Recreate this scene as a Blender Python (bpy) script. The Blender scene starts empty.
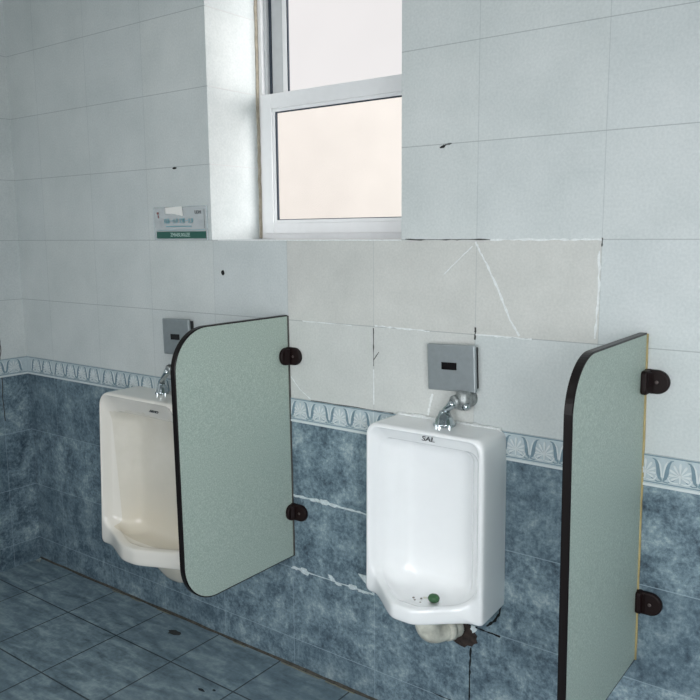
import bpy, bmesh, math, random
from mathutils import Vector, Matrix, noise
random.seed(7)
S = bpy.context.scene
COL = S.collection
H0 = 1.4268          # tile joint level with the window ledge
TW, TH = .33, .25    # wall tile
XL = -1.5206         # left wall
BT, BB = .9268, .8501

# ------------------------------------------------------------------ helpers
def obj(name, bm, mats, parent=None, smooth=False, sub=0):
    me = bpy.data.meshes.new(name)
    bm.normal_update()
    bm.to_mesh(me); bm.free()
    for m in (mats if isinstance(mats, (list, tuple)) else [mats]):
        me.materials.append(m)
    if smooth:
        for p in me.polygons: p.use_smooth = True
    o = bpy.data.objects.new(name, me); COL.objects.link(o)
    if parent is not None: o.parent = parent
    if sub:
        s = o.modifiers.new('sub', 'SUBSURF'); s.levels = sub; s.render_levels = sub
    return o

def thing(name, label, cat, group=None):
    o = bpy.data.objects.new(name, None); COL.objects.link(o)
    o['label'] = label; o['category'] = cat
    if group: o['group'] = group
    return o

def tag(o, label, cat, group=None):
    o['label'] = label; o['category'] = cat
    if group: o['group'] = group
    return o

def struct(o, label=None, cat=None):
    o['kind'] = 'structure'
    if label: o['label'] = label
    if cat: o['category'] = cat
    return o

def box(bm, x0, x1, y0, y1, z0, z1, bev=0, seg=2, mat=0):
    vs = [bm.verts.new((x, y, z)) for z in (z0, z1) for y in (y0, y1) for x in (x0, x1)]
    fs = [bm.faces.new([vs[i] for i in q]) for q in
          ((0, 2, 3, 1), (4, 5, 7, 6), (0, 1, 5, 4), (2, 6, 7, 3), (0, 4, 6, 2), (1, 3, 7, 5))]
    for f in fs: f.material_index = mat
    if bev:
        es = list({e for f in fs for e in f.edges})
        bmesh.ops.bevel(bm, geom=es, offset=bev, segments=seg, profile=.5, affect='EDGES', clamp_overlap=True)
    return bm

def newbox(*a, **k):
    return box(bmesh.new(), *a, **k)

def loft(bm, rings, closed=True, cap0=False, cap1=False):
    R = [[bm.verts.new(p) for p in r] for r in rings]
    n = len(R[0])
    for a, b in zip(R, R[1:]):
        for i in range(n if closed else n - 1):
            j = (i + 1) % n
            bm.faces.new((a[i], a[j], b[j], b[i]))
    if cap0: bm.faces.new(list(reversed(R[0])))
    if cap1: bm.faces.new(R[-1])
    return R

def lathe(bm, prof, n=28, M=None):
    M = M or Matrix()
    rings = [[M @ Vector((r * math.cos(2 * math.pi * i / n), r * math.sin(2 * math.pi * i / n), z)) for i in range(n)] for r, z in prof]
    loft(bm, rings, True, True, True)

def tube(bm, pts, rad, n=14, cap=True):
    pts = [Vector(p) for p in pts]
    if not isinstance(rad, (list, tuple)): rad = [rad] * len(pts)
    rings = []; up = None
    for i, p in enumerate(pts):
        t = (pts[min(i + 1, len(pts) - 1)] - pts[max(i - 1, 0)]).normalized()
        if up is None:
            up = t.orthogonal().normalized()
        up = (up - t * up.dot(t)).normalized(); s = t.cross(up)
        rings.append([p + (up * math.cos(a) + s * math.sin(a)) * rad[i] for a in [2 * math.pi * k / n for k in range(n)]])
    loft(bm, rings, True, cap, cap)

def arc_pts(c, e1, e2, r, a0, a1, n):
    c, e1, e2 = Vector(c), Vector(e1), Vector(e2)
    return [c + (e1 * math.cos(a0 + (a1 - a0) * i / n) + e2 * math.sin(a0 + (a1 - a0) * i / n)) * r for i in range(n + 1)]

def prism(bm, outline, d0, d1, axis='y', bev=0):
    """outline of 2D points extruded from d0 to d1 along an axis"""
    def P(a, b, d):
        return {'y': (a, d, b), 'x': (d, a, b), 'z': (a, b, d)}[axis]
    A = [bm.verts.new(P(a, b, d0)) for a, b in outline]
    B = [bm.verts.new(P(a, b, d1)) for a, b in outline]
    n = len(A); fs = [bm.faces.new(A), bm.faces.new(list(reversed(B)))]
    for i in range(n):
        j = (i + 1) % n
        fs.append(bm.faces.new((A[j], A[i], B[i], B[j])))
    bmesh.ops.recalc_face_normals(bm, faces=fs)
    if bev:
        es = [e for e in set(fs[0].edges) | set(fs[1].edges)]
        bmesh.ops.bevel(bm, geom=es, offset=bev, segments=3, profile=.5, affect='EDGES', clamp_overlap=True)
    return bm

def ribbon(bm, pts, w, y0, y1, mat=0):
    """flat raised strip along a 2D path in the x-z plane of a wall; w may vary along it"""
    pts = [Vector(p) for p in pts]
    if not isinstance(w, (list, tuple)): w = [w] * len(pts)
    L = []; Rr = []
    for i, p in enumerate(pts):
        t = (pts[min(i + 1, len(pts) - 1)] - pts[max(i - 1, 0)])
        t = t.normalized() if t.length > 1e-9 else Vector((1, 0))
        nrm = Vector((-t.y, t.x)) * w[i] * .5
        L.append(p + nrm); Rr.append(p - nrm)
    def v(q, y): return bm.verts.new((q.x, y, q.y))
    a = [v(q, y1) for q in L]; b = [v(q, y1) for q in Rr]; c = [v(q, y0) for q in L]; d = [v(q, y0) for q in Rr]
    fs = []
    for i in range(len(pts) - 1):
        fs += [bm.faces.new((a[i], a[i + 1], b[i + 1], b[i])), bm.faces.new((a[i], c[i], c[i + 1], a[i + 1])),
               bm.faces.new((b[i], b[i + 1], d[i + 1], d[i]))]
    fs += [bm.faces.new((a[0], b[0], d[0], c[0])), bm.faces.new((a[-1], c[-1], d[-1], b[-1]))]
    for f in fs: f.material_index = mat

def blob(bm, cx, cz, rx, rz, ang, y0, y1, seed, n=14, rough=.35):
    """irregular flat dab on the back wall"""
    rnd = random.Random(seed); o = []
    for i in range(n):
        a = 2 * math.pi * i / n; k = 1 + rnd.uniform(-rough, rough)
        u, v = rx * k * math.cos(a), rz * k * math.sin(a)
        o.append((cx + u * math.cos(ang) - v * math.sin(ang), cz + u * math.sin(ang) + v * math.cos(ang)))
    prism(bm, o, y0, y1, 'y')

def text_bm(body, size, at, rx=math.pi / 2, width=None, extrude=.0004):
    cu = bpy.data.curves.new('lettering', 'FONT'); cu.body = body; cu.size = size
    cu.align_x = 'CENTER'; cu.align_y = 'CENTER'; cu.extrude = extrude; cu.resolution_u = 4
    o = bpy.data.objects.new('lettering', cu); COL.objects.link(o)
    bpy.context.view_layer.update()
    dg = bpy.context.evaluated_depsgraph_get()
    me = bpy.data.meshes.new_from_object(o.evaluated_get(dg))
    bm = bmesh.new(); bm.from_mesh(me)
    bpy.data.objects.remove(o); bpy.data.curves.remove(cu); bpy.data.meshes.remove(me)
    if width and bm.verts:
        xs = [v.co.x for v in bm.verts]; k = width / (max(xs) - min(xs))
        for v in bm.verts: v.co.x *= k
    bmesh.ops.transform(bm, matrix=Matrix.Translation(at) @ Matrix.Rotation(rx, 4, 'X'), verts=bm.verts)
    return bm

# ------------------------------------------------------------------ materials
class NT:
    def __init__(s, name):
        s.m = bpy.data.materials.new(name); s.m.use_nodes = True
        s.t = s.m.node_tree; s.t.nodes.clear()
        s.out = s.n('ShaderNodeOutputMaterial'); s.b = s.n('ShaderNodeBsdfPrincipled')
        s.t.links.new(s.b.outputs[0], s.out.inputs[0])
    def n(s, k): return s.t.nodes.new(k)
    def put(s, sock, v):
        if isinstance(v, bpy.types.NodeSocket): s.t.links.new(v, sock)
        elif v is not None: sock.default_value = v
    def math(s, op, a, b=None, c=None):
        n = s.n('ShaderNodeMath'); n.operation = op
        for i, v in enumerate((a, b, c)): s.put(n.inputs[i], v)
        return n.outputs[0]
    def mix(s, f, a, b, mode='MIX'):
        n = s.n('ShaderNodeMix'); n.data_type = 'RGBA'; n.blend_type = mode
        s.put(n.inputs[0], f)
        for i, v in ((6, a), (7, b)):
            if isinstance(v, (tuple, list)): v = (*v[:3], 1)
            s.put(n.inputs[i], v)
        return n.outputs[2]
    def pos(s):
        g = s.n('ShaderNodeNewGeometry'); x = s.n('ShaderNodeSeparateXYZ')
        s.t.links.new(g.outputs['Position'], x.inputs[0])
        return g.outputs['Position'], x.outputs[0], x.outputs[1], x.outputs[2]
    def noise(s, scale, detail=4, rough=.55, vec=None, dist=0):
        n = s.n('ShaderNodeTexNoise'); n.inputs['Scale'].default_value = scale
        n.inputs['Detail'].default_value = detail; n.inputs['Roughness'].default_value = rough
        n.inputs['Distortion'].default_value = dist
        if vec is not None: s.t.links.new(vec, n.inputs['Vector'])
        return n.outputs[0]
    def ramp(s, f, stops):
        n = s.n('ShaderNodeValToRGB'); e = n.color_ramp.elements
        while len(e) < len(stops): e.new(.5)
        for q, (p, c) in zip(e, stops): q.position = p; q.color = (*c, 1)
        s.put(n.inputs[0], f); return n.outputs[0]
    def cell(s, a, b, seed):
        c = s.n('ShaderNodeCombineXYZ'); s.put(c.inputs[0], a); s.put(c.inputs[1], b); c.inputs[2].default_value = seed
        w = s.n('ShaderNodeTexWhiteNoise'); w.noise_dimensions = '3D'; s.t.links.new(c.outputs[0], w.inputs[0])
        return w.outputs[0]
    def bump(s, h, strength=.2, dist=.002):
        n = s.n('ShaderNodeBump'); n.inputs['Strength'].default_value = strength; n.inputs['Distance'].default_value = dist
        s.t.links.new(h, n.inputs['Height']); s.t.links.new(n.outputs[0], s.b.inputs['Normal'])
    def set(s, color=None, rough=None, metal=None, spec=None, coat=None):
        if color is not None: s.put(s.b.inputs['Base Color'], (*color, 1) if isinstance(color, tuple) else color)
        if rough is not None: s.put(s.b.inputs['Roughness'], rough)
        if metal is not None: s.b.inputs['Metallic'].default_value = metal
        if spec is not None: s.b.inputs['Specular IOR Level'].default_value = spec
        if coat is not None: s.b.inputs['Coat Weight'].default_value = coat
        return s.m

def srgb(r, g, b):
    f = lambda c: c / 12.92 if c <= .04045 else ((c + .055) / 1.055) ** 2.4
    return (f(r / 255), f(g / 255), f(b / 255))

def joint(nt, co, off, period, w):
    """1 on a joint, 0 inside the tile"""
    u = nt.math('DIVIDE', nt.math('SUBTRACT', co, off), period)
    fr = nt.math('FRACT', u)
    d = nt.math('MINIMUM', fr, nt.math('SUBTRACT', 1.0, fr))
    return nt.math('LESS_THAN', d, w / period / 2), nt.math('FLOOR', u)

def band(nt, co, lo, hi):
    return nt.math('MULTIPLY', nt.math('GREATER_THAN', co, lo), nt.math('LESS_THAN', co, hi))

def wall_tiles(name, along, off, older=False):
    nt = NT(name); P, x, y, z = nt.pos(); co = x if along == 'x' else y
    jv, ix = joint(nt, co, off, TW, .0022)
    jh, iz = joint(nt, z, H0, TH, .0022)
    jl, il = joint(nt, z, BB, TH, .0024)
    # pale upper tiles
    c = nt.ramp(nt.noise(5, 5, .6, P), [(.3, srgb(195, 202, 201)), (.7, srgb(212, 217, 216))])
    v = nt.cell(ix, iz, 3.0)
    c = nt.mix(nt.math('MULTIPLY', v, .22), c, srgb(184, 195, 201))
    if older:   # the repaired patch of older, yellower tiles
        o1 = nt.math('MULTIPLY', band(nt, x, .0, .99), band(nt, z, H0 - TH, H0))
        o2 = nt.math('MULTIPLY', band(nt, x, .0, .66), band(nt, z, BT, H0 - TH))
        old = nt.math('MAXIMUM', o1, nt.math('MULTIPLY', o2, .7))
        oc = nt.ramp(nt.noise(7, 6, .65, P), [(.3, srgb(193, 194, 189)), (.7, srgb(210, 210, 205))])
        c = nt.mix(nt.math('MULTIPLY', old, .9), c, oc)
    fine = nt.noise(160, 2, .5, P)
    c = nt.mix(.10, c, nt.ramp(fine, [(.3, (.3, .33, .35)), (.7, (.95, .95, .95))]))
    c = nt.mix(nt.math('MULTIPLY', jh, .52), c, srgb(120, 130, 134))
    c = nt.mix(nt.math('MULTIPLY', jv, .32), c, srgb(140, 150, 154))
    # dark slate-blue lower tiles
    n1 = nt.noise(11, 8, .7, P, .3); n2 = nt.noise(75, 5, .75, P)
    d = nt.ramp(nt.math('ADD', nt.math('MULTIPLY', n1, .58), nt.math('MULTIPLY', n2, .42)),
                [(.37, srgb(52, 66, 78)), (.455, srgb(94, 113, 125)), (.535, srgb(128, 149, 159)), (.635, srgb(178, 193, 197))])
    d = nt.mix(nt.math('MULTIPLY', nt.cell(ix, il, 9.0), .35), d, srgb(72, 92, 106))
    jj = nt.math('MAXIMUM', jl, nt.math('MULTIPLY', jv, .8))
    d = nt.mix(nt.math('MULTIPLY', jj, .6), d, srgb(166, 184, 194))
    low = nt.math('LESS_THAN', z, BB + .03)
    col = nt.mix(low, c, d)
    anyj = nt.math('MAXIMUM', nt.mix(low, (0, 0, 0), (0, 0, 0)), jv)
    h = nt.math('SUBTRACT', nt.math('MULTIPLY', fine, .15), jv)
    nt.bump(h, .15, .001)
    return nt.set(col, .42, spec=.35)

M = {}
M['wall_back'] = wall_tiles('glazed_wall_tiles', 'x', 0.0, True)
M['wall_left'] = wall_tiles('glazed_wall_tiles_side', 'y', -.125)

def mk_floor():
    nt = NT('slate_floor_tiles'); P, x, y, z = nt.pos()
    jx, ix = joint(nt, x, -.06, .3, .0055); jy, iy = joint(nt, y, -.232, .3, .0055)
    mp = nt.n('ShaderNodeMapping'); mp.inputs['Rotation'].default_value = (0, 0, math.radians(-20)); mp.inputs['Scale'].default_value = (1, 3.2, 1)
    nt.t.links.new(P, mp.inputs[0])
    n1 = nt.noise(7, 8, .62, mp.outputs[0], .5); n2 = nt.noise(50, 5, .7, P)
    d = nt.ramp(nt.math('ADD', nt.math('MULTIPLY', n1, .7), nt.math('MULTIPLY', n2, .3)),
                [(.36, srgb(86, 103, 113)), (.5, srgb(120, 140, 150)), (.64, srgb(158, 176, 182))])
    d = nt.mix(nt.math('MULTIPLY', nt.cell(ix, iy, 2.0), .3), d, srgb(98, 116, 128))
    j = nt.math('MAXIMUM', jx, jy)
    d = nt.mix(nt.math('MULTIPLY', j, .85), d, srgb(30, 35, 40))
    nt.bump(nt.math('SUBTRACT', nt.math('MULTIPLY', n2, .3), j), .2, .0015)
    return nt.set(d, .38, spec=.4)
M['floor'] = mk_floor()

def plain(name, c, rough=.5, metal=0, spec=.5, var=0, scale=30, coat=None, bump=0):
    nt = NT(name); P, x, y, z = nt.pos()
    if var:
        f = nt.noise(scale, 5, .6, P)
        lo = tuple(max(0, k * (1 - var)) for k in c); hi = tuple(min(1, k * (1 + var)) for k in c)
        col = nt.ramp(f, [(.3, lo), (.7, hi)])
        if bump: nt.bump(f, bump, .002)
    else: col = c
    return nt.set(col, rough, metal, spec, coat)
M['ceiling'] = plain('white_ceiling_paint', srgb(225, 226, 224), .8, var=.03)
M['plaster'] = plain('pale_wall_paint', srgb(205, 214, 216), .7, var=.03)
M['reveal'] = plain('white_reveal_tiles', srgb(238, 238, 240), .5, var=.02)
M['porcelain'] = plain('white_porcelain', srgb(242, 244, 245), .16, spec=.5, var=.015, scale=9, coat=.3)
def mk_old_porc():
    nt = NT('yellowed_porcelain'); P, x, y, z = nt.pos()
    inner = nt.math('MULTIPLY', band(nt, x, -.588 - .186, -.588 + .186), nt.math('GREATER_THAN', y, -.135))
    zf = nt.math('LESS_THAN', nt.math('ADD', z, nt.math('MULTIPLY', nt.noise(14, 4, .6, P), .1)), .86)
    st = nt.math('MULTIPLY', inner, zf)
    nz = nt.noise(11, 6, .65, P)
    yel = nt.ramp(nz, [(.3, srgb(226, 221, 208)), (.7, srgb(236, 231, 220))])
    lowz = nt.n('ShaderNodeMapRange'); lowz.inputs[1].default_value = .36; lowz.inputs[2].default_value = .62
    lowz.inputs[3].default_value = .7; lowz.inputs[4].default_value = 0
    nt.t.links.new(z, lowz.inputs[0])
    yel = nt.mix(nt.math('MULTIPLY', lowz.outputs[0], nz), yel, srgb(212, 200, 174))
    c = nt.mix(nt.math('MULTIPLY', st, .9), srgb(240, 236, 228), yel)
    return nt.set(c, .18, spec=.5, coat=.3)
M['porcelain_old'] = mk_old_porc()
def mk_panel():
    nt = NT('grey_green_laminate'); P, x, y, z = nt.pos()
    c = nt.ramp(nt.noise(260, 3, .7, P), [(.32, srgb(140, 162, 150)), (.5, srgb(174, 189, 180)), (.68, srgb(208, 222, 210))])
    c = nt.mix(.4, c, srgb(174, 189, 180))
    return nt.set(c, .45, spec=.35)
M['panel'] = mk_panel()
M['edge'] = plain('black_edge_band', srgb(20, 15, 15), .35, spec=.25)
M['bracket'] = plain('dark_brown_plastic', srgb(24, 10, 10), .5, spec=.25)
M['screw'] = plain('dull_screw_metal', srgb(92, 82, 80), .4, .6)
M['seal_yellow'] = plain('yellowed_sealant', srgb(176, 160, 112), .6, var=.2)
M['seal_dark'] = plain('mouldy_sealant', srgb(70, 70, 66), .7, var=.3)
M['steel'] = plain('brushed_steel', srgb(166, 173, 176), .42, .7, var=.06, scale=60)
M['dark_box'] = plain('dark_housing', srgb(40, 40, 42), .6)
M['lens'] = plain('black_sensor_glass', srgb(16, 10, 12), .15)
M['chrome'] = plain('worn_chrome', srgb(190, 198, 202), .14, 1.0, var=.18, scale=70)
M['brass'] = plain('corroded_nut', srgb(158, 163, 163), .42, .7, var=.35, scale=90, bump=.3)
M['pvc'] = plain('dirty_white_pvc', srgb(200, 200, 188), .5, var=.22, scale=40, bump=.2)
M['rust'] = plain('rusty_broken_hole', srgb(50, 40, 36), .9, var=.6, scale=70, bump=.6)
M['filler'] = plain('white_filler', srgb(226, 230, 230), .8, var=.12, scale=120, bump=.4)
M['filler_grey'] = plain('grey_white_filler', srgb(200, 211, 214), .8, var=.2, scale=120, bump=.4)
M['crackdark'] = plain('dark_crack', srgb(66, 66, 66), .9)
M['greydark'] = plain('grimy_joint', srgb(104, 108, 108), .9, var=.3)
M['seam'] = plain('dirty_floor_seam', srgb(74, 72, 66), .85, var=.5, scale=45)
M['seamlight'] = plain('pale_floor_seam', srgb(140, 138, 118), .85, var=.3, scale=60)
M['drain'] = plain('stained_drain_hole', srgb(120, 112, 104), .7)
M['black'] = plain('black_hole', srgb(14, 14, 16), .9)
M['ink'] = plain('dark_ink', srgb(60, 62, 66), .6)
M['trim_base'] = plain('border_tile_glaze', srgb(184, 197, 202), .4, var=.06, scale=60)
M['trim_white'] = plain('border_relief_white', srgb(212, 219, 220), .4)
M['trim_blue'] = plain('border_relief_blue', srgb(118, 142, 154), .4, var=.12, scale=80)
M['frame'] = plain('white_window_frame', srgb(242, 243, 244), .45, var=.02)
M['frame_grey'] = plain('grey_window_track', srgb(198, 201, 203), .5, var=.05)
M['gasket'] = plain('dark_rubber_gasket', srgb(52, 62, 74), .6)
M['bead'] = plain('stained_sealant_bead', srgb(172, 164, 148), .8, var=.2, scale=50)
M['outside'] = plain('cream_render_outside', srgb(247, 242, 237), .9, var=.03, scale=4)
M['ground'] = plain('outside_paving', srgb(170, 168, 160), .9, var=.05)
def glassmat(name, tint, fac, haze=0):
    m = bpy.data.materials.new(name); m.use_nodes = True; t = m.node_tree; t.nodes.clear()
    o = t.nodes.new('ShaderNodeOutputMaterial'); mx = t.nodes.new('ShaderNodeMixShader')
    a = t.nodes.new('ShaderNodeBsdfTransparent'); b = t.nodes.new('ShaderNodeBsdfGlossy')
    n = t.nodes.new('ShaderNodeTexNoise'); n.inputs['Scale'].default_value = 3
    r = t.nodes.new('ShaderNodeValToRGB')
    r.color_ramp.elements[0].position = .35; r.color_ramp.elements[1].position = .7
    r.color_ramp.elements[0].color = (*[k * .985 for k in tint], 1); r.color_ramp.elements[1].color = (*tint, 1)
    g = t.nodes.new('ShaderNodeNewGeometry'); t.links.new(g.outputs['Position'], n.inputs['Vector'])
    t.links.new(n.outputs[0], r.inputs[0]); t.links.new(r.outputs[0], a.inputs[0])
    b.inputs['Roughness'].default_value = .05; mx.inputs[0].default_value = fac
    t.links.new(a.outputs[0], mx.inputs[1]); t.links.new(b.outputs[0], mx.inputs[2])
    if haze:
        d = t.nodes.new('ShaderNodeBsdfDiffuse'); d.inputs[0].default_value = (.8, .84, .86, 1); m2 = t.nodes.new('ShaderNodeMixShader'); m2.inputs[0].default_value = haze
        t.links.new(mx.outputs[0], m2.inputs[1]); t.links.new(d.outputs[0], m2.inputs[2]); t.links.new(m2.outputs[0], o.inputs[0])
    else: t.links.new(mx.outputs[0], o.inputs[0])
    return m
M['pane'] = glassmat('clear_pane', (.97, .965, .965), .006)
M['acrylic'] = glassmat('clear_acrylic', (.985, .99, .99), .02, .3)
M['green_band'] = plain('green_print', srgb(40, 92, 82), .4)
M['teal'] = plain('teal_print', srgb(70, 140, 152), .5)
M['white_print'] = plain('pale_print', srgb(190, 215, 208), .5)
M['tape'] = plain('white_tape', srgb(236, 236, 232), .6)
M['redmark'] = plain('red_brown_print', srgb(120, 62, 66), .5)
M['block'] = plain('green_block', srgb(52, 92, 58), .55, var=.25, scale=120)
M['paper'] = plain('pale_scrap', srgb(190, 200, 200), .8)
M['debris'] = plain('dark_debris', srgb(36, 42, 50), .8)
M['lampglass'] = plain('lamp_diffuser', srgb(240, 240, 240), .4)

# ------------------------------------------------------------------ the room
XR, YF, ZC = 2.75, -3.1, 2.72
struct(obj('floor', newbox(XL - .2, XR + .2, YF - .2, .0, -.12, 0), M['floor']), 'slate blue tiled floor with dark joints', 'floor')
struct(obj('ceiling', newbox(XL - .2, XR + .2, YF - .2, .32, ZC, ZC + .12), M['ceiling']), 'white painted ceiling above the tiled walls', 'ceiling')
WX0, WX1, WZ0, WZ1, WD = -.334, .426, H0, 2.45, .32
bm = bmesh.new()
box(bm, XL - .2, WX0, 0, WD, -.12, ZC); box(bm, WX1, XR + .2, 0, WD, -.12, ZC)
box(bm, WX0, WX1, 0, WD, -.12, WZ0); box(bm, WX0, WX1, 0, WD, WZ1, ZC)
for f in bm.faces:      # the window recess is lined with plain white tiles
    c = f.calc_center_median()
    if .02 < c.y < WD - .02 and WX0 - .001 <= c.x <= WX1 + .001 and c.z > WZ0 - .001 and c.z < WZ1 + .001: f.material_index = 1
WALL = struct(obj('wall_back', bm, [M['wall_back'], M['reveal']]), 'tiled wall with pale tiles above and slate blue tiles below the border', 'wall')
WLEFT = struct(obj('wall_left', newbox(XL - .2, XL, YF - .2, 0, -.12, ZC), M['wall_left']), 'narrow strip of tiled side wall at the left corner', 'wall')
struct(obj('wall_right', newbox(XR, XR + .2, YF - .2, 0, -.12, ZC), M['plaster']), 'plain pale side wall on the right', 'wall')
struct(obj('wall_front', newbox(XL - .2, XR + .2, YF - .2, YF, -.12, ZC), M['plaster']), 'plain pale wall facing the urinals', 'wall')

# faint tile joints of the recess
bm = bmesh.new()
for zz in (1.6768, 1.9268, 2.1768): box(bm, WX0, WX0 + .0008, .004, .235, zz - .001, zz + .001)
obj('recess_joint', bm, plain('faint_joint', srgb(205, 205, 205), .8), WALL)

# border of palmettes and lyre leaves
def border(x0, x1):
    bm = bmesh.new()
    box(bm, x0, x1, -.0022, 0, BB, BT)
    ribbon(bm, [(x0, BB + .0035), (x1, BB + .0035)], .006, -.0022, -.0042, 1)
    ribbon(bm, [(x0, BB + .0105), (x1, BB + .0105)], .0022, -.0022, -.0032, 2)
    ribbon(bm, [(x0, BT - .002), (x1, BT - .002)], .0025, -.0022, -.0036, 2)
    per = .0785
    k0 = math.floor(x0 / TW) - 1
    for k in range(k0, math.ceil(x1 / TW) + 1):
        for i in range(4):
            cx = k * TW + .047 + i * per
            if cx - .038 < x0 or cx + .04 > x1: continue
            base = BB + .030
            for a in (-118, -88, -60, -30, 0, 30, 60, 88, 118):        # fan of the palmette
                t = math.radians(a); L = .031 - .009 * abs(a) / 118
                q = [(cx + math.sin(t) * L * s, base + .004 + math.cos(t) * L * s) for s in (.12, .45, .75, .95, 1.02)]
                ribbon(bm, q, [.0016, .0032, .0056, .0046, .001], -.0022, -.0046, 1)
            ribbon(bm, [(cx, base + .010), (cx, base - .004), (cx, base - .012)], [.005, .0035, .002], -.0022, -.0046, 1)
            for s in (-1, 1):                                           # dark lyre leaves either side
                q = [(cx + s * (.0392 - .0015), BB + .018), (cx + s * .033, BB + .024), (cx + s * .030, BB + .036),
                     (cx + s * .029, BB + .048), (cx + s * .025, BB + .060), (cx + s * .021, BB + .067), (cx + s * .015, BB + .069)]
                ribbon(bm, q, [.003, .007, .0095, .0085, .006, .0035, .001], -.0022, -.0038, 2)
                q = [(cx + s * .0375, BB + .026), (cx + s * .036, BB + .040), (cx + s * .033, BB + .056), (cx + s * .0285, BB + .066)]
                ribbon(bm, q, [.003, .0035, .004, .001], -.0022, -.0042, 1)
                q = [(cx + s * .003, base - .012), (cx + s * .012, BB + .0165), (cx + s * .022, BB + .019), (cx + s * .026, BB + .027), (cx + s * .020, BB + .031)]
                ribbon(bm, q, [.002, .003, .0035, .003, .001], -.0022, -.0042, 1)
                q = [(cx + s * .0385, BB + .0165), (cx + s * .028, BB + .0145), (cx + s * .016, BB + .0205), (cx + s * .010, BB + .026)]
                ribbon(bm, q, [.0018, .0022, .002, .001], -.0022, -.0036, 2)
        xj = k * TW
        if x0 < xj < x1: ribbon(bm, [(xj, BB), (xj, BT)], .002, -.0022, -.003, 1)
    return bm
TRIM = [M['trim_base'], M['trim_white'], M['trim_blue']]
struct(obj('trim_1', border(XL, XR), TRIM), 'pale border strip of moulded palmettes along the urinal wall', 'border tiles')
bm = border(-.8, .6)
bm.transform(Matrix.Translation((XL, -.6, 0)) @ Matrix.Rotation(math.radians(90), 4, 'Z'))
struct(obj('trim_2', bm, TRIM), 'pale border strip of moulded palmettes on the left side wall', 'border tiles')

# joints repaired with filler, cracks, holes: all on the back wall
def wobble(pts, amp, seed, n=6):
    rnd = random.Random(seed); out = []
    for (a, b) in zip(pts, pts[1:]):
        for i in range(n):
            t = i / n
            out.append((a[0] + (b[0] - a[0]) * t + rnd.uniform(-amp, amp), a[1] + (b[1] - a[1]) * t + rnd.uniform(-amp, amp)))
    out.append(pts[-1]); return out
def wallstrip(name, pts, w, mat, amp=.0012, seed=1, y=-.0012, n=6, jit=.5, parent=None):
    q = wobble(pts, amp, seed, n); rnd = random.Random(seed + 5)
    bm = bmesh.new(); ribbon(bm, q, [w * (1 + rnd.uniform(-jit, jit)) for _ in q], 0, y)
    return obj(name, bm, mat, parent or WALL)
wallstrip('tile_crack', [(.657, 1.421), (.672, 1.392), (.690, 1.365), (.722, 1.303), (.759, 1.222), (.786, 1.182)], .005, M['filler'], .0008, 2)
wallstrip('tile_crack', [(.649, 1.410), (.600, 1.368), (.563, 1.334)], .0028, M['filler'], .0006, 3)
wallstrip('tile_crack', [(.33, 1.078), (.340, 1.092), (.349, 1.103)], .0022, M['crackdark'], .0006, 4)
wallstrip('tile_crack', [(.008, .995), (.045, .958), (.088, .932)], .0028, M['filler'], .0006, 5)
wallstrip('tile_crack', [(.53, 1.0), (.521, .960), (.516, .938)], .006, M['filler'], .001, 6)
wallstrip('tile_crack', [(.752, .905), (.80, .885), (.826, .878)], .0022, M['greydark'], .0006, 61)
wallstrip('joint_filler', [(.70, H0), (.99, H0)], .0042, M['filler'], .0012, 7, n=22, jit=.8)
wallstrip('joint_filler', [(.44, H0 + .0005), (.70, H0)], .0026, M['crackdark'], .0012, 8, n=16, jit=.9)
wallstrip('joint_filler', [(.985, 1.40), (.987, 1.30), (.982, 1.19)], .0048, M['filler'], .0016, 9, n=8, jit=.7)
wallstrip('joint_filler', [(.335, H0 - TH + .003), (.52, H0 - TH - .001)], .0032, M['filler'], .0012, 10, n=14, jit=.8)
wallstrip('joint_filler', [(.66, H0 - TH + .0005), (.82, H0 - TH)], .0042, M['filler'], .0012, 11, n=12, jit=.8)
wallstrip('joint_filler', [(.06, H0 - TH), (.25, H0 - TH - .002)], .002, M['filler'], .001, 12, n=10, jit=.9)
wallstrip('joint_filler', [(.33, 1.05), (.33, .945)], .0035, M['filler'], .0006, 13, n=8, jit=.6)
wallstrip('joint_grime', [(.33, 1.172), (.33, 1.06)], .0018, M['crackdark'], .0006, 14, n=10, jit=1)
wallstrip('joint_grime', [(.66, 1.197), (.66, 1.163)], .003, M['crackdark'], .0008, 15, n=8, jit=.9)
wallstrip('joint_grime', [(.09, BT + .001), (.40, BT + .001)], .0024, M['greydark'], .0008, 16, n=14, jit=.7, y=-.003)
wallstrip('joint_grime', [(.99, 1.43), (.99, 1.41)], .003, M['greydark'], .001, 17, n=4)
# thick white filler smeared over the dark tile joints
def smear(cx, cz, rx, rz, ang, seed, mat='filler'):
    bm = bmesh.new(); blob(bm, cx, cz, rx, rz, math.radians(ang), 0, -.0018, seed); return obj('joint_filler', bm, M[mat], WALL)
wallstrip('joint_filler', [(.01, .602), (.10, .602), (.19, .602), (.33, .600)], .0042, M['filler_grey'], .0016, 18, n=10, jit=.9)
for i, (a, b, c, d) in enumerate([(.045, .604, .022, .004), (.10, .604, .028, .006), (.14, .605, .026, .007), (.175, .602, .016, .005)]):
    smear(a, b, c, d, 0, 30 + i, 'filler_grey')
wallstrip('joint_filler', [(.01, .351), (.33, .349)], .0026, M['filler_grey'], .0012, 19, n=14, jit=.8)
for i, (a, b, c, d, e) in enumerate([(.012, .352, .018, .005, 5), (.052, .351, .020, .009, -10), (.165, .356, .016, .008, -20), (.190, .345, .014, .004, 0), (.245, .352, .020, .008, -4), (.285, .347, .022, .005, 0)]):
    smear(a, b, c, d, e, 40 + i, 'filler_grey')
bm = bmesh.new(); prism(bm, [(.27, .402), (.33, .404), (.33, .35), (.306, .372), (.286, .388)], 0, -.003, 'y'); obj('joint_filler', bm, M['filler_grey'], WALL)
wallstrip('joint_grime', [(.662, .285), (.66, .2), (.66, .03)], .004, M['black'], .0008, 20, n=8, jit=.6)
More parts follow.
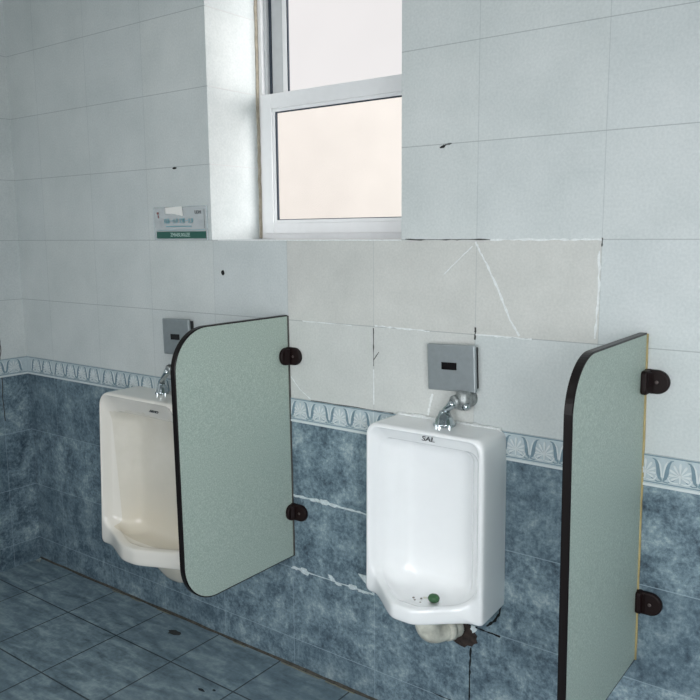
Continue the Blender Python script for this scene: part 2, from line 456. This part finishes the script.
wallstrip('joint_grime', [(.655, .352), (.70, .350), (.752, .347)], .0036, M['black'], .0008, 21, n=6, jit=.6)
wallstrip('joint_grime', [(.752, .455), (.748, .415), (.735, .39), (.71, .365)], .006, M['black'], .001, 22, n=4, jit=.5)
wallstrip('joint_grime', [(.54, .102), (.60, .101), (.64, .099)], .003, M['black'], .0008, 23, n=5, jit=.8)
bm = bmesh.new(); blob(bm, .625, .322, .058, .040, -.1, 0, -.0016, 51, 26, .12); obj('broken_hole', bm, M['rust'], WALL)
bm = bmesh.new(); blob(bm, .672, .345, .009, .010, .2, 0, -.004, 52, 12, .3); obj('joint_filler', bm, M['filler_grey'], WALL)
# screw holes left in the tiles
for i, (a, b, c, d, e) in enumerate([(-.506, 1.673, .0095, .0035, 0), (-.286, 1.318, .0065, .009, .2), (.556, 1.6705, .0085, .0032, .35)]):
    bm = bmesh.new(); blob(bm, a, b, c, d, e, 0, -.0025, 60 + i, 12, .25); obj('screw_hole', bm, M['black'], WALL)
wallstrip('joint_grime', [(.562, 1.674), (.582, 1.677)], .004, M['greydark'], .0004, 24, n=3)
bm = bmesh.new(); ribbon(bm, [(WX0 + .03, H0 - .001), (WX1 - .0, H0 - .001)], .0035, 0, -.0015)
obj('ledge_edge', bm, M['filler'], WALL)
# black mouldy joint on the left wall
bm = bmesh.new(); q = wobble([(0, 1.02), (.004, .97), (-.004, .93), (0, .84), (-.004, .76), (0, .66)], .001, 25)
ribbon(bm, q, .0035, 0, -.0012)
bm.transform(Matrix.Translation((XL, -.120, 0)) @ Matrix.Rotation(math.radians(90), 4, 'Z')); obj('joint_grime', bm, M['crackdark'], WLEFT)
# dirty seam between floor and wall
FLOOR = bpy.data.objects['floor']
bm = bmesh.new(); rnd = random.Random(3)
n = 70; top = []; rings = []
for i in range(n + 1):
    x = XL + (XR - XL) * i / n; w = .005 + rnd.uniform(0, .005); h = .004 + rnd.uniform(0, .003)
    rings.append([(x, 0, 0), (x, -w, 0), (x, -w * .4, h * .5), (x, 0, h)])
loft(bm, rings, True, True, True); obj('wall_seam', bm, M['seam'], FLOOR)
bm = bmesh.new()
for i, (a, b) in enumerate([(-.98, -.9), (-.86, -.80), (-.28, -.22), (-.05, .12), (.14, .26), (-.7, -.62)]):
    q = wobble([(a, -.004), (b, -.004)], .0015, 70 + i, 6); ribbon(bm, q, .004, 0, -.0008)
bm.transform(Matrix.Translation((0, -.008, .0)) @ Matrix.Rotation(math.radians(-90), 4, 'X')); obj('seam_grout', bm, M['seamlight'], FLOOR)
def flat_stain(name, cx, cy, rx, ry, seed, mat):
    bm = bmesh.new(); r_ = random.Random(seed)
    o = [(cx + rx * math.cos(a) * (1 + r_.uniform(-.35, .35)), cy + ry * math.sin(a) * (1 + r_.uniform(-.35, .35))) for a in [2 * math.pi * i / 14 for i in range(14)]]
    prism(bm, o, 0, .0006, 'z'); return obj(name, bm, mat, FLOOR)
flat_stain('stain', -.505, -.095, .028, .016, 5, plain('brown_stain', srgb(58, 60, 58), .8, var=.3, scale=90))
flat_stain('stain', -.15, -.285, .014, .005, 6, M['debris']); flat_stain('stain', -.115, -.262, .008, .004, 8, M['debris'])

# ------------------------------------------------------------------ window
YW = .245
def rect_frame(bm, x0, x1, z0, z1, w, y0, y1, bev=.0015, wb=None):
    wb = w if wb is None else wb
    box(bm, x0, x0 + w, y0, y1, z0, z1, bev); box(bm, x1 - w, x1, y0, y1, z0, z1, bev)
    box(bm, x0 + w, x1 - w, y0, y1, z0, z0 + wb, bev); box(bm, x0 + w, x1 - w, y0, y1, z1 - w, z1, bev)
bm = bmesh.new(); rect_frame(bm, WX0, WX1, WZ0 + .001, WZ1, .019, YW, .295, wb=.020)
W = struct(obj('window_1', bm, M['frame']), 'white sliding window above the urinals, with two panes', 'window')
bm = bmesh.new(); rect_frame(bm, WX0 + .019, WX1 - .019, WZ0 + .02, WZ1 - .019, .012, YW + .012, .293)
obj('frame_track', bm, M['frame_grey'], W)
bm = bmesh.new(); box(bm, WX0 + .031, WX0 + .040, YW + .026, .293, 1.90, WZ1 - .03); obj('track_gap', bm, M['gasket'], W)
# upper sash sits one track further out
X0, X1 = WX0 + .040, WX1 - .040
bm = bmesh.new(); rect_frame(bm, X0, X1, 1.886, WZ1 - .035, .048, YW + .03, YW + .045, wb=.028); US = obj('sash', bm, M['frame_grey'], W)
bm = bmesh.new(); rect_frame(bm, X0 + .048, X1 - .048, 1.914, WZ1 - .083, .019, YW + .031, YW + .041, wb=.009); obj('glazing_bead', bm, M['frame'], US)
bm = bmesh.new(); rect_frame(bm, X0 + .067, X1 - .067, 1.923, WZ1 - .102, .005, YW + .034, YW + .040, 0); obj('gasket', bm, M['gasket'], US)
obj('glass_pane', newbox(X0 + .068, X1 - .068, YW + .035, YW + .039, 1.924, WZ1 - .103), M['pane'], US)
# lower sash
X0, X1 = WX0 + .018, WX1 - .018
bm = bmesh.new(); rect_frame(bm, X0, X1, 1.447, 1.925, .050, YW - .012, YW + .004, .002, wb=.036); LS = obj('sash', bm, M['frame'], W)
bm = bmesh.new(); rect_frame(bm, X0 + .050, X1 - .050, 1.483, 1.875, .011, YW - .006, YW + .003, .001); obj('glazing_bead', bm, M['frame'], LS)
bm = bmesh.new(); rect_frame(bm, X0 + .061, X1 - .061, 1.494, 1.866, .006, YW - .003, YW + .003, 0, wb=.0025); obj('gasket', bm, M['gasket'], LS)
obj('glass_pane', newbox(X0 + .063, X1 - .063, YW - .001, YW + .0025, 1.495, 1.864), M['pane'], LS)
bm = bmesh.new(); q = wobble([(0, WZ0 + .004), (0, WZ1)], .0018, 80, 30); ribbon(bm, q, .012, 0, -.004)
bm.transform(Matrix.Translation((WX0, YW - .007, 0)) @ Matrix.Rotation(math.radians(90), 4, 'Z')); obj('sealant_bead', bm, M['bead'], W)

# what stands outside
struct(obj('wall_outside', newbox(-7, 5, 3.0, 3.2, -.5, 2.52), M['outside']), 'pale cream wall outside, seen through the lower pane', 'wall')
struct(obj('floor_outside', newbox(-8, 6, .32, 3.0, -.6, -.12), M['ground']), 'paving outside the window', 'ground')

# ------------------------------------------------------------------ urinals
def rrect(hw, zt, zb, rt, rb, ka=8, kt=10, ks=18, kb=26):
    """rounded outline in x-z, centred on x=0, same count for any size"""
    P = []
    def arc(cx, cz, r, a0, a1):
        for i in range(ka + 1):
            a = a0 + (a1 - a0) * i / ka; P.append((cx + r * math.cos(a), cz + r * math.sin(a)))
    def seg(a, b, k):
        for i in range(1, k): P.append((a[0] + (b[0] - a[0]) * i / k, a[1] + (b[1] - a[1]) * i / k))
    h = math.pi / 2
    arc(hw - rt, zt - rt, rt, h, 0); seg((hw, zt - rt), (hw, zb + rb), ks)
    arc(hw - rb, zb + rb, rb, 0, -h); seg((hw - rb, zb), (-hw + rb, zb), kb)
    arc(-hw + rb, zb + rb, rb, -h, -2 * h); seg((-hw, zb + rb), (-hw, zt - rt), ks)
    arc(-hw + rt, zt - rt, rt, 2 * h, h); seg((-hw + rt, zt), (hw - rt, zt), kt)
    return P
def smooth(a, b, t):
    t = max(0, min(1, (t - a) / (b - a))); return t * t * (3 - 2 * t)
def urinal_bowl(hw, D, zt, zb, bt, bump, zstep, rim=.012, head=.034, flat=.16, flare=.02, hdy=.022, splay=0, rto=0):
    def B(x, z):       # how far the lip pushes out
        u = abs(x) / hw
        k = max(0, 1 - max(0, (u - flat) / .66))
        k = k * k * (3 - 2 * k) * .3 + k * .7
        return bump * k * (1 - smooth(zstep, zstep + .10, z))
    rings = []
    def R(ins, top, zbot, rt, rb, dy, m=1, fixed=None):
        ring = []
        for x, z in rrect(hw - ins, zt - top, zbot, rt + rto, rb):
            y = fixed - m * B(x, z) if fixed is not None else -(D + m * B(x, z)) + dy
            ring.append((x * (1 + flare * min(1, max(0, (zt - z) / (zt - zb)))), y, z))
        rings.append(ring)
    R(.003, 0, zb + .004, .026, .012, 0, 0, 0.0)
    R(.003, 0, zb + .004, .026, .012, 0, 0, -.006)
    R(0, 0, zb, .030, .012, .024)
    R(0, 0, zb, .031, .012, .012)
    R(.0015, .0015, zb + .002, .032, .014, .004)
    R(.006, .006, zb + .008, .032, .020, 0)
    R(rim, .009, bt - .014, .030, .050, 0)
    R(rim + .002, .010, bt - .004, .030, .056, .002)
    R(rim + .006, .013, bt, .029, .058, .007)
    R(rim + .013 + splay * .1, head - .006, bt - .001, .028, .056, hdy)
    R(rim + .015 + splay * .15, head - .002, bt - .003, .028, .056, hdy + .003)
    R(rim + .017 + splay * .2, head + .001, bt - .007, .028, .056, hdy + .007, .97)
    R(rim + .022 + splay * .4, head + .004, bt - .018, .028, .056, hdy + .024, .85)
    R(rim + .034 + splay * .8, head + .010, bt - .024, .030, .052, 0, .30, -.072)
    R(rim + .042 + splay, head + .014, bt - .018, .030, .050, 0, .12, -.050)
    R(rim + .054 + splay * 1.1, head + .026, bt - .002, .030, .046, 0, 0, -.036)
    R(rim + .080 + splay * 1.1, head + .060, bt + .03, .030, .042, 0, 0, -.032)
    bm = bmesh.new()
    R_ = loft(bm, rings, True)
    c = bm.verts.new((0, -.031, (zt + bt) / 2)); L = R_[-1]
    for i in range(len(L)): bm.faces.new((L[i], L[(i + 1) % len(L)], c))
    bmesh.ops.recalc_face_normals(bm, faces=bm.faces[:])
    return bm

UR = thing('urinal', 'white wall-hung urinal with a green block in its bowl, between the two dividers', 'urinal', 'wall urinals')
UR.location = (.5785, 0, .432)
bm = urinal_bowl(.182, .137, .498, 0, .046, .095, .058, rim=.012, head=.044, hdy=.028, splay=.018)
obj('bowl', bm, M['porcelain'], UR, True, 1)
obj('logo', text_bm('SAL', .017, (.018, -.1312, .4770), rx=math.radians(72), width=.038, extrude=.0015), M['ink'], UR)
for a, b in ((-.012, -.146), (-.002, -.128), (-.022, -.136), (.008, -.150)):
    bm = bmesh.new(); lathe(bm, [(.003, 0), (.003, .0015)], 12, Matrix.Translation((a, b, .0265))); obj('drain_hole', bm, M['drain'], UR)
bm = bmesh.new(); r_ = random.Random(4)
tube(bm, [(-.165 + .33 * i / 30, -.003, .497 + r_.uniform(-.001, .0015)) for i in range(31)], [.006 * r_.uniform(.6, 1.5) for i in range(31)], 8); obj('sealant', bm, M['filler'], UR, True)
# waste elbow under the bowl
bm = bmesh.new()
pts = [(.002, -.115, .03), (.002, -.115, -.034)] + [(.002 + .018 * (1 - math.cos(a)), -.115 + .045 * (1 - math.cos(a)), -.034 - .056 * math.sin(a)) for a in [math.pi / 2 * i / 8 for i in range(1, 9)]] + [(.045, -.02, -.092), (.048, 0, -.094)]
tube(bm, pts, [.027, .027, .030, .031, .031, .031, .030, .029, .028, .028, .026, .026], 20)
WP = obj('waste_pipe', bm, M['pvc'], UR, True, 1)
bm = bmesh.new(); tube(bm, [(.002, -.115, -.004), (.002, -.115, -.012), (.003, -.113, -.022)], [.031, .033, .032], 20); obj('tape_wrap', bm, M['pvc'], WP, True)
bm = bmesh.new(); tube(bm, [(.030, -.050, -.090), (.038, -.030, -.091)], [.030, .031], 20); obj('collar', bm, M['pvc'], WP, True)

UL = thing('urinal', 'yellowed white urinal behind the left divider, nearest the corner', 'urinal', 'wall urinals')
UL.location = (-.586, 0, .290)
bm = urinal_bowl(.212, .155, .590, 0, .062, .064, .088, rim=.010, head=.074, flat=.12, flare=.16, hdy=.034, splay=.030, rto=.016)
obj('bowl', bm, M['porcelain_old'], UL, True, 1)
obj('logo', text_bm('ARNO', .012, (.090, -.1465, .551), rx=math.radians(68), width=.046, extrude=.0015), M['ink'], UL)
bm = bmesh.new()
rings = []
for t, hw_, d0, d1 in [(.03, .12, 0, -.15), (-.01, .115, 0, -.14), (-.045, .085, 0, -.12), (-.08, .055, 0, -.10), (-.10, .035, -.01, -.08)]:
    rings.append([(x + .09, (d0 + d1) / 2 + (z - 0) , t) for x, z in [((hw_) * math.copysign(abs(math.cos(a)) ** .6, math.cos(a)), (d0 - d1) / 2 * math.copysign(abs(math.sin(a)) ** .6, math.sin(a))) for a in [2 * math.pi * i / 28 for i in range(28)]]])
loft(bm, rings, True, True, True); bmesh.ops.recalc_face_normals(bm, faces=bm.faces[:]); obj('trap', bm, M['porcelain_old'], UL, True, 1)

# ------------------------------------------------------------------ flush sensors
def sensor(label, cx, cz, roll, w=.140, h=.128, y=-.030, lens=(.046, .020), ldx=0, ldz=0):
    T = thing('flush_sensor', label, 'flush sensor', 'flush sensors')
    T.location = (cx, 0, cz); T.rotation_euler = (0, -math.radians(roll), 0)
    obj('housing', newbox(-w / 2 + .008, w / 2 - .006, y + .010, 0, -h / 2 + .008, h / 2 - .008), M['dark_box'], T)
    obj('cover_plate', newbox(-w / 2, w / 2, y, y + .012, -h / 2, h / 2, .0035, 3), M['steel'], T)
    obj('sensor_eye', newbox(ldx - lens[0] / 2, ldx + lens[0] / 2, y - .0012, y, ldz - lens[1] / 2, ldz + lens[1] / 2), M['lens'], T)
    return T
sensor('square steel flush sensor above the right urinal, white filler around it', .604, 1.0855, 2.2, .146, .127, ldx=-.005, ldz=.005)
sensor('square steel flush sensor above the left urinal, partly hidden by the divider', -.503, 1.0885, 1.5, .138, .128, ldx=-.003, ldz=0)

def flush_pipe(label, bell, top, elbow, br=.026):
    T = thing('flush_pipe', label, 'pipe', 'chrome flush pipes')
    bx, by, bz = bell
    bm = bmesh.new(); lathe(bm, [(br * .96, 0), (br, .003), (br, .007), (br * .93, .010), (br * .90, .016), (br * .62, .030), (br * .52, .036), (br * .50, .040), (.009, .042)], 26, Matrix.Translation(bell))
    obj('bell_cover', bm, M['chrome'], T, True)
    bm = bmesh.new(); n = 26      # ribbed skirt round the foot
    rings = [[(bx + (br + (.0022 if i % 2 else -.001)) * math.cos(2 * math.pi * i / 36), by + (br + (.0022 if i % 2 else -.001)) * math.sin(2 * math.pi * i / 36), bz + z) for i in range(36)] for z in (0, .007)]
    loft(bm, rings, True, True, True); obj('ribbed_foot', bm, M['chrome'], T)
    b = Vector((bx, by, bz + .036)); t = Vector(top); e = Vector(elbow)
    mid = b.lerp(t, .5) + Vector((0, -.004, 0))
    bm = bmesh.new(); tube(bm, [b, b.lerp(mid, .5) + Vector((0, 0, .003)), mid, mid.lerp(t, .6), t], [.0095, .0095, .0105, .0115, .012], 16); obj('spout', bm, M['chrome'], T, True)
    d = (Vector((e.x, 0, e.z + .004)) - t).normalized()
    bm = bmesh.new()
    tube(bm, [t - d * .004, t, t + d * .012, t + d * .013, e], [.014, .018, .018, .015, .015], 18)
    tube(bm, [e + Vector((0, 0, -.026)), e + Vector((0, 0, -.022)), e + Vector((0, 0, -.002)), e + Vector((0, 0, .022)), e + Vector((0, 0, .026))], [.012, .019, .022, .020, .015], 16)
    tube(bm, [e, (e.x + .002, -.012, e.z + .002), (e.x + .002, 0, e.z + .002)], [.017, .020, .024], 18)
    obj('elbow', bm, M['brass'], T, True)
    bm = bmesh.new(); tube(bm, [e + Vector((.014, -.006, -.012)), e + Vector((.014, -.022, -.014))], [.010, .008], 12); obj('stop_screw', bm, M['chrome'], T, True)
    return T
flush_pipe('tarnished chrome flush pipe standing on top of the right urinal', (.598, -.050, .930), (.626, -.050, .998), (.645, -.030, 1.002), .029)
flush_pipe('bright chrome flush pipe on top of the left urinal', (-.565, -.050, .880), (-.520, -.055, .972), (-.495, -.030, .990), .023)

# ------------------------------------------------------------------ dividers
def divider(label, x, D, z0, z1, r, seal, bz, leaf_w=.045, cut=False):
    T = thing('urinal_divider', label, 'divider', 'urinal dividers'); T.location = (x + .0125, 0, 0); T.rotation_euler = (0, -.0105, 0)
    th = .017
    def outline(o=0):
        P = [(-.003, z0 - o), ]
        P += [(-D + r + (r + o) * math.cos(a), z0 + r + (r + o) * math.sin(a)) for a in [math.radians(270 - 90 * i / 18) for i in range(19)]]
        P += [(-D + r + (r + o) * math.cos(a), z1 - r + (r + o) * math.sin(a)) for a in [math.radians(180 - 90 * i / 18) for i in range(19)]]
        P += [(-.003, z1 + o)]
        return P
    obj('panel', prism(bmesh.new(), outline(0), -th + .0005, -.0005, 'x'), M['panel'], T)
    bm = bmesh.new(); a, b = outline(-.0015), outline(.0022)
    rings = [[(-th, a[i][0], a[i][1]), (-th, b[i][0], b[i][1]), (-.0014, b[i][0], b[i][1]), (0, (a[i][0] + b[i][0]) / 2, (a[i][1] + b[i][1]) / 2), (0, a[i][0], a[i][1])] for i in range(len(a))]
    loft(bm, rings, True, True, True); bmesh.ops.recalc_face_normals(bm, faces=bm.faces[:]); obj('edge_band', bm, M['edge'], T)
    bm = bmesh.new(); tube(bm, wob3([(.0005, -.002, z0 + (z1 - z0) * i / 24) for i in range(25)]), .0032, 8); obj('sealant', bm, seal, T, True)
    for (zb, h, wl, pl, rp) in bz:
        bm = bmesh.new()
        o = [(0, zb - h / 2), (wl - h / 2, zb - h / 2)] + [(wl - h / 2 + h / 2 * math.cos(q), zb + h / 2 * math.sin(q)) for q in [math.radians(-90 + 180 * i / 14) for i in range(1, 14)]] + [(wl - h / 2, zb + h / 2), (0, zb + h / 2)]
        prism(bm, o, 0, -.014, 'y', .004)
        o = [(0, zb - h / 2), (-pl + rp, zb - h / 2)] + [(-pl + rp - rp * math.sin(q), zb - h / 2 + rp - rp * math.cos(q)) for q in [math.radians(90 * i / 6) for i in range(1, 7)]] + \
            [(-pl + rp - rp * math.cos(q), zb + h / 2 - rp + rp * math.sin(q)) for q in [math.radians(90 * i / 6) for i in range(0, 6)]] + [(-pl + rp, zb + h / 2), (0, zb + h / 2)]
        prism(bm, o, 0, .014, 'x', .004)
        prism(bm, [(0, 0), (wl * .3, 0), (wl * .3, -.0138), (.021, -.019), (.013, -pl * .75), (0, -pl * .75)], zb - h * .42, zb + h * .42, 'z', .003)
        br = obj('bracket', bm, M['bracket'], T)
        bm = bmesh.new(); lathe(bm, [(.0042, 0), (.0042, .0016), (.0025, .0024)], 14, Matrix.Translation((wl - h * .5, -.0140, zb)) @ Matrix.Rotation(math.radians(90), 4, 'X')); obj('screw', bm, M['screw'], br)
    return T
def wob3(p):
    r_ = random.Random(11); return [(a + r_.uniform(-.0006, .0006), b, c) for a, b, c in p]
divider('grey-green urinal divider shown whole, right beside the left urinal', 0, .466, .396, 1.190, .120, M['seal_dark'],
        [(1.063, .056, .056, .050, .026), (.550, .054, .064, .040, .024)])
divider('grey-green urinal divider cut off by the bottom of the photo, right of the right urinal', 1.105, .457, .405, 1.211, .115, M['seal_yellow'],
        [(1.101, .056, .056, .044, .010), (.560, .056, .060, .022, .008)])

# ------------------------------------------------------------------ the notice and small things
N = thing('wall_notice', 'small clear acrylic notice with a green band, left of the window', 'sign')
N.location = (-.486, 0, 1.4845)
obj('acrylic_plate', newbox(-.136, .136, -.006, -.002, -.0575, .0575, .0008, 1), M['acrylic'], N)
bm = bmesh.new(); box(bm, -.122, .131, -.0072, -.0062, -.052, -.028); obj('green_band', bm, M['green_band'], N)
obj('band_lettering', text_bm('ZMAISUXUZE', .018, (.002, -.0077, -.040), width=.10), M['white_print'], N)
obj('slogan', text_bm('向前一小步 文明一大步', .020, (-.004, -.0070, .007), width=.150), M['teal'], N)
bm = bmesh.new(); box(bm, -.072, .060, -.0072, -.0062, -.0115, -.009); box(bm, -.118, .126, -.0072, -.0062, -.0235, -.0222); obj('rule_line', bm, M['teal'], N)
bm = bmesh.new(); prism(bm, [(-.072, .055), (.014, .058), (.020, .024), (-.026, .032), (-.070, .034)], -.0076, -.0062, 'y'); obj('tape_strip', bm, M['tape'], N)
obj('corner_lettering', text_bm('UDM', .016, (.094, -.0070, .036), width=.030), M['ink'], N)
bm = bmesh.new(); blob(bm, -.113, .036, .006, .004, 0, -.0072, -.0062, 90, 10, .2); blob(bm, -.110, .024, .0025, .005, 0, -.0072, -.0062, 91, 8, .2); obj('emblem', bm, M['redmark'], N)
bm = bmesh.new(); box(bm, .124, .1255, -.0072, -.0062, -.018, .046); obj('plate_line', bm, M['greydark'], N)
bm = bmesh.new(); box(bm, -.1365, .1365, -.0063, -.0018, .0572, .0582); box(bm, -.1365, -.1352, -.0063, -.0018, -.0575, .0575); box(bm, .1352, .1365, -.0063, -.0018, -.0575, .0575)
obj('plate_edge', bm, M['filler_grey'], N)
for sx in (-.1, .1): obj('adhesive_pad', newbox(sx - .012, sx + .012, -.002, 0, -.01, .01), M['acrylic'], N)

bm = bmesh.new(); bmesh.ops.create_icosphere(bm, subdivisions=3, radius=1)
for v in bm.verts:
    k = 1 + .10 * noise.noise(v.co * 2.1 + Vector((3, 1, 2))); v.co = Vector((v.co.x * .0165 * k, v.co.y * .0145 * k, v.co.z * .012 * k))
o = obj('deodorant_block', bm, M['block'], None, True); o.location = (.614, -.125, .4690)
tag(o, 'small green deodorant block lying in the bowl of the right urinal', 'deodorant block')
bm = bmesh.new(); vs = [bm.verts.new(p) for p in [(-.022, .004, 0), (.020, -.006, .001), (.006, .010, .014), (-.002, -.012, .004)]]
bm.faces.new((vs[0], vs[3], vs[1], vs[2])); 
r = bmesh.ops.solidify(bm, geom=bm.faces[:], thickness=.0015)
o = obj('paper_scrap', bm, M['paper']); o.location = (-1.490, -.03, .0015)
tag(o, 'tiny pale scrap lying on the floor in the left corner', 'scrap')

# ceiling lamp added out of view, to carry a soft fill light
CL = thing('added_ceiling_lamp', 'long white ceiling lamp, unseen, added overhead for fill light', 'lamp'); CL.location = (-.35, -1.75, ZC)
obj('lamp_body', newbox(-.62, .62, -.09, .09, -.05, 0, .006, 2), M['frame'], CL)

def area(name, loc, target, sx, sy, power, col, spread=180):
    l = bpy.data.lights.new(name, 'AREA'); l.shape = 'RECTANGLE'; l.size = sx; l.size_y = sy; l.energy = power; l.color = col; l.spread = math.radians(spread)
    o = bpy.data.objects.new(name, l); COL.objects.link(o); o.location = loc
    o.rotation_euler = (Vector(target) - Vector(loc)).to_track_quat('-Z', 'Y').to_euler()
    return o
area('ceiling_fill', (-.35, -1.75, ZC - .06), (-.35, -1.7, 0), 1.2, .16, 5, (1, 1, .97))  # soft overhead fill, added under the unseen lamp body
area('left_fill', (XL + .03, -2.1, 1.4), (.9, -.9, .8), 1.2, 1.3, 3, (.97, .985, 1))  # weak fill added from the left; that wall has no window
area('right_fill', (XR - .04, -1.9, 1.3), (.3, 0, .6), 1.5, 1.3, 28, (.97, .985, 1), 125)  # main fill added from the right to brighten the dividers; no window there
area('front_fill', (.9, YF + .04, 1.1), (.6, 0, .6), 1.8, 1.5, 31, (.97, .985, 1), 130)  # frontal fill added inside the solid front wall; no door there
area('reveal_fill', (2.5, 1.35, 2.5), (-.33, .1, 1.85), 1.4, 1.8, 118, (1, .985, .975))  # extra area light added outside to brighten the window reveal
sun = bpy.data.lights.new('sun', 'SUN'); sun.energy = .82; sun.angle = .02; sun.color = (1, .95, .88)
so = bpy.data.objects.new('sun', sun); COL.objects.link(so); so.rotation_euler = (math.radians(38), 0, 0)

w = bpy.data.worlds.new('overcast_sky'); S.world = w; w.use_nodes = True
bg = w.node_tree.nodes['Background']; bg.inputs[0].default_value = (1.0, .985, .985, 1); bg.inputs[1].default_value = .95

# ------------------------------------------------------------------ camera
cam = bpy.data.cameras.new('camera'); co = bpy.data.objects.new('camera', cam); COL.objects.link(co)
R_ = Vector((0.800511, 0.59927, -0.007572)); U_ = Vector((-0.082639, 0.122886, 0.988974)); F_ = Vector((-0.593593, 0.791059, -0.147895))
mw = Matrix(((R_.x, U_.x, -F_.x, 1.6265), (R_.y, U_.y, -F_.y, -1.8430), (R_.z, U_.z, -F_.z, 1.4452), (0, 0, 0, 1)))
co.matrix_world = mw
cam.sensor_width = 36; cam.sensor_fit = 'HORIZONTAL'; cam.lens = 36 * 779.1507 / 700; cam.clip_start = .02
S.camera = co
vs = S.view_settings; vs.view_transform = 'Standard'; vs.look = 'None'; vs.exposure = 0; vs.gamma = 1; vs.use_curve_mapping = False
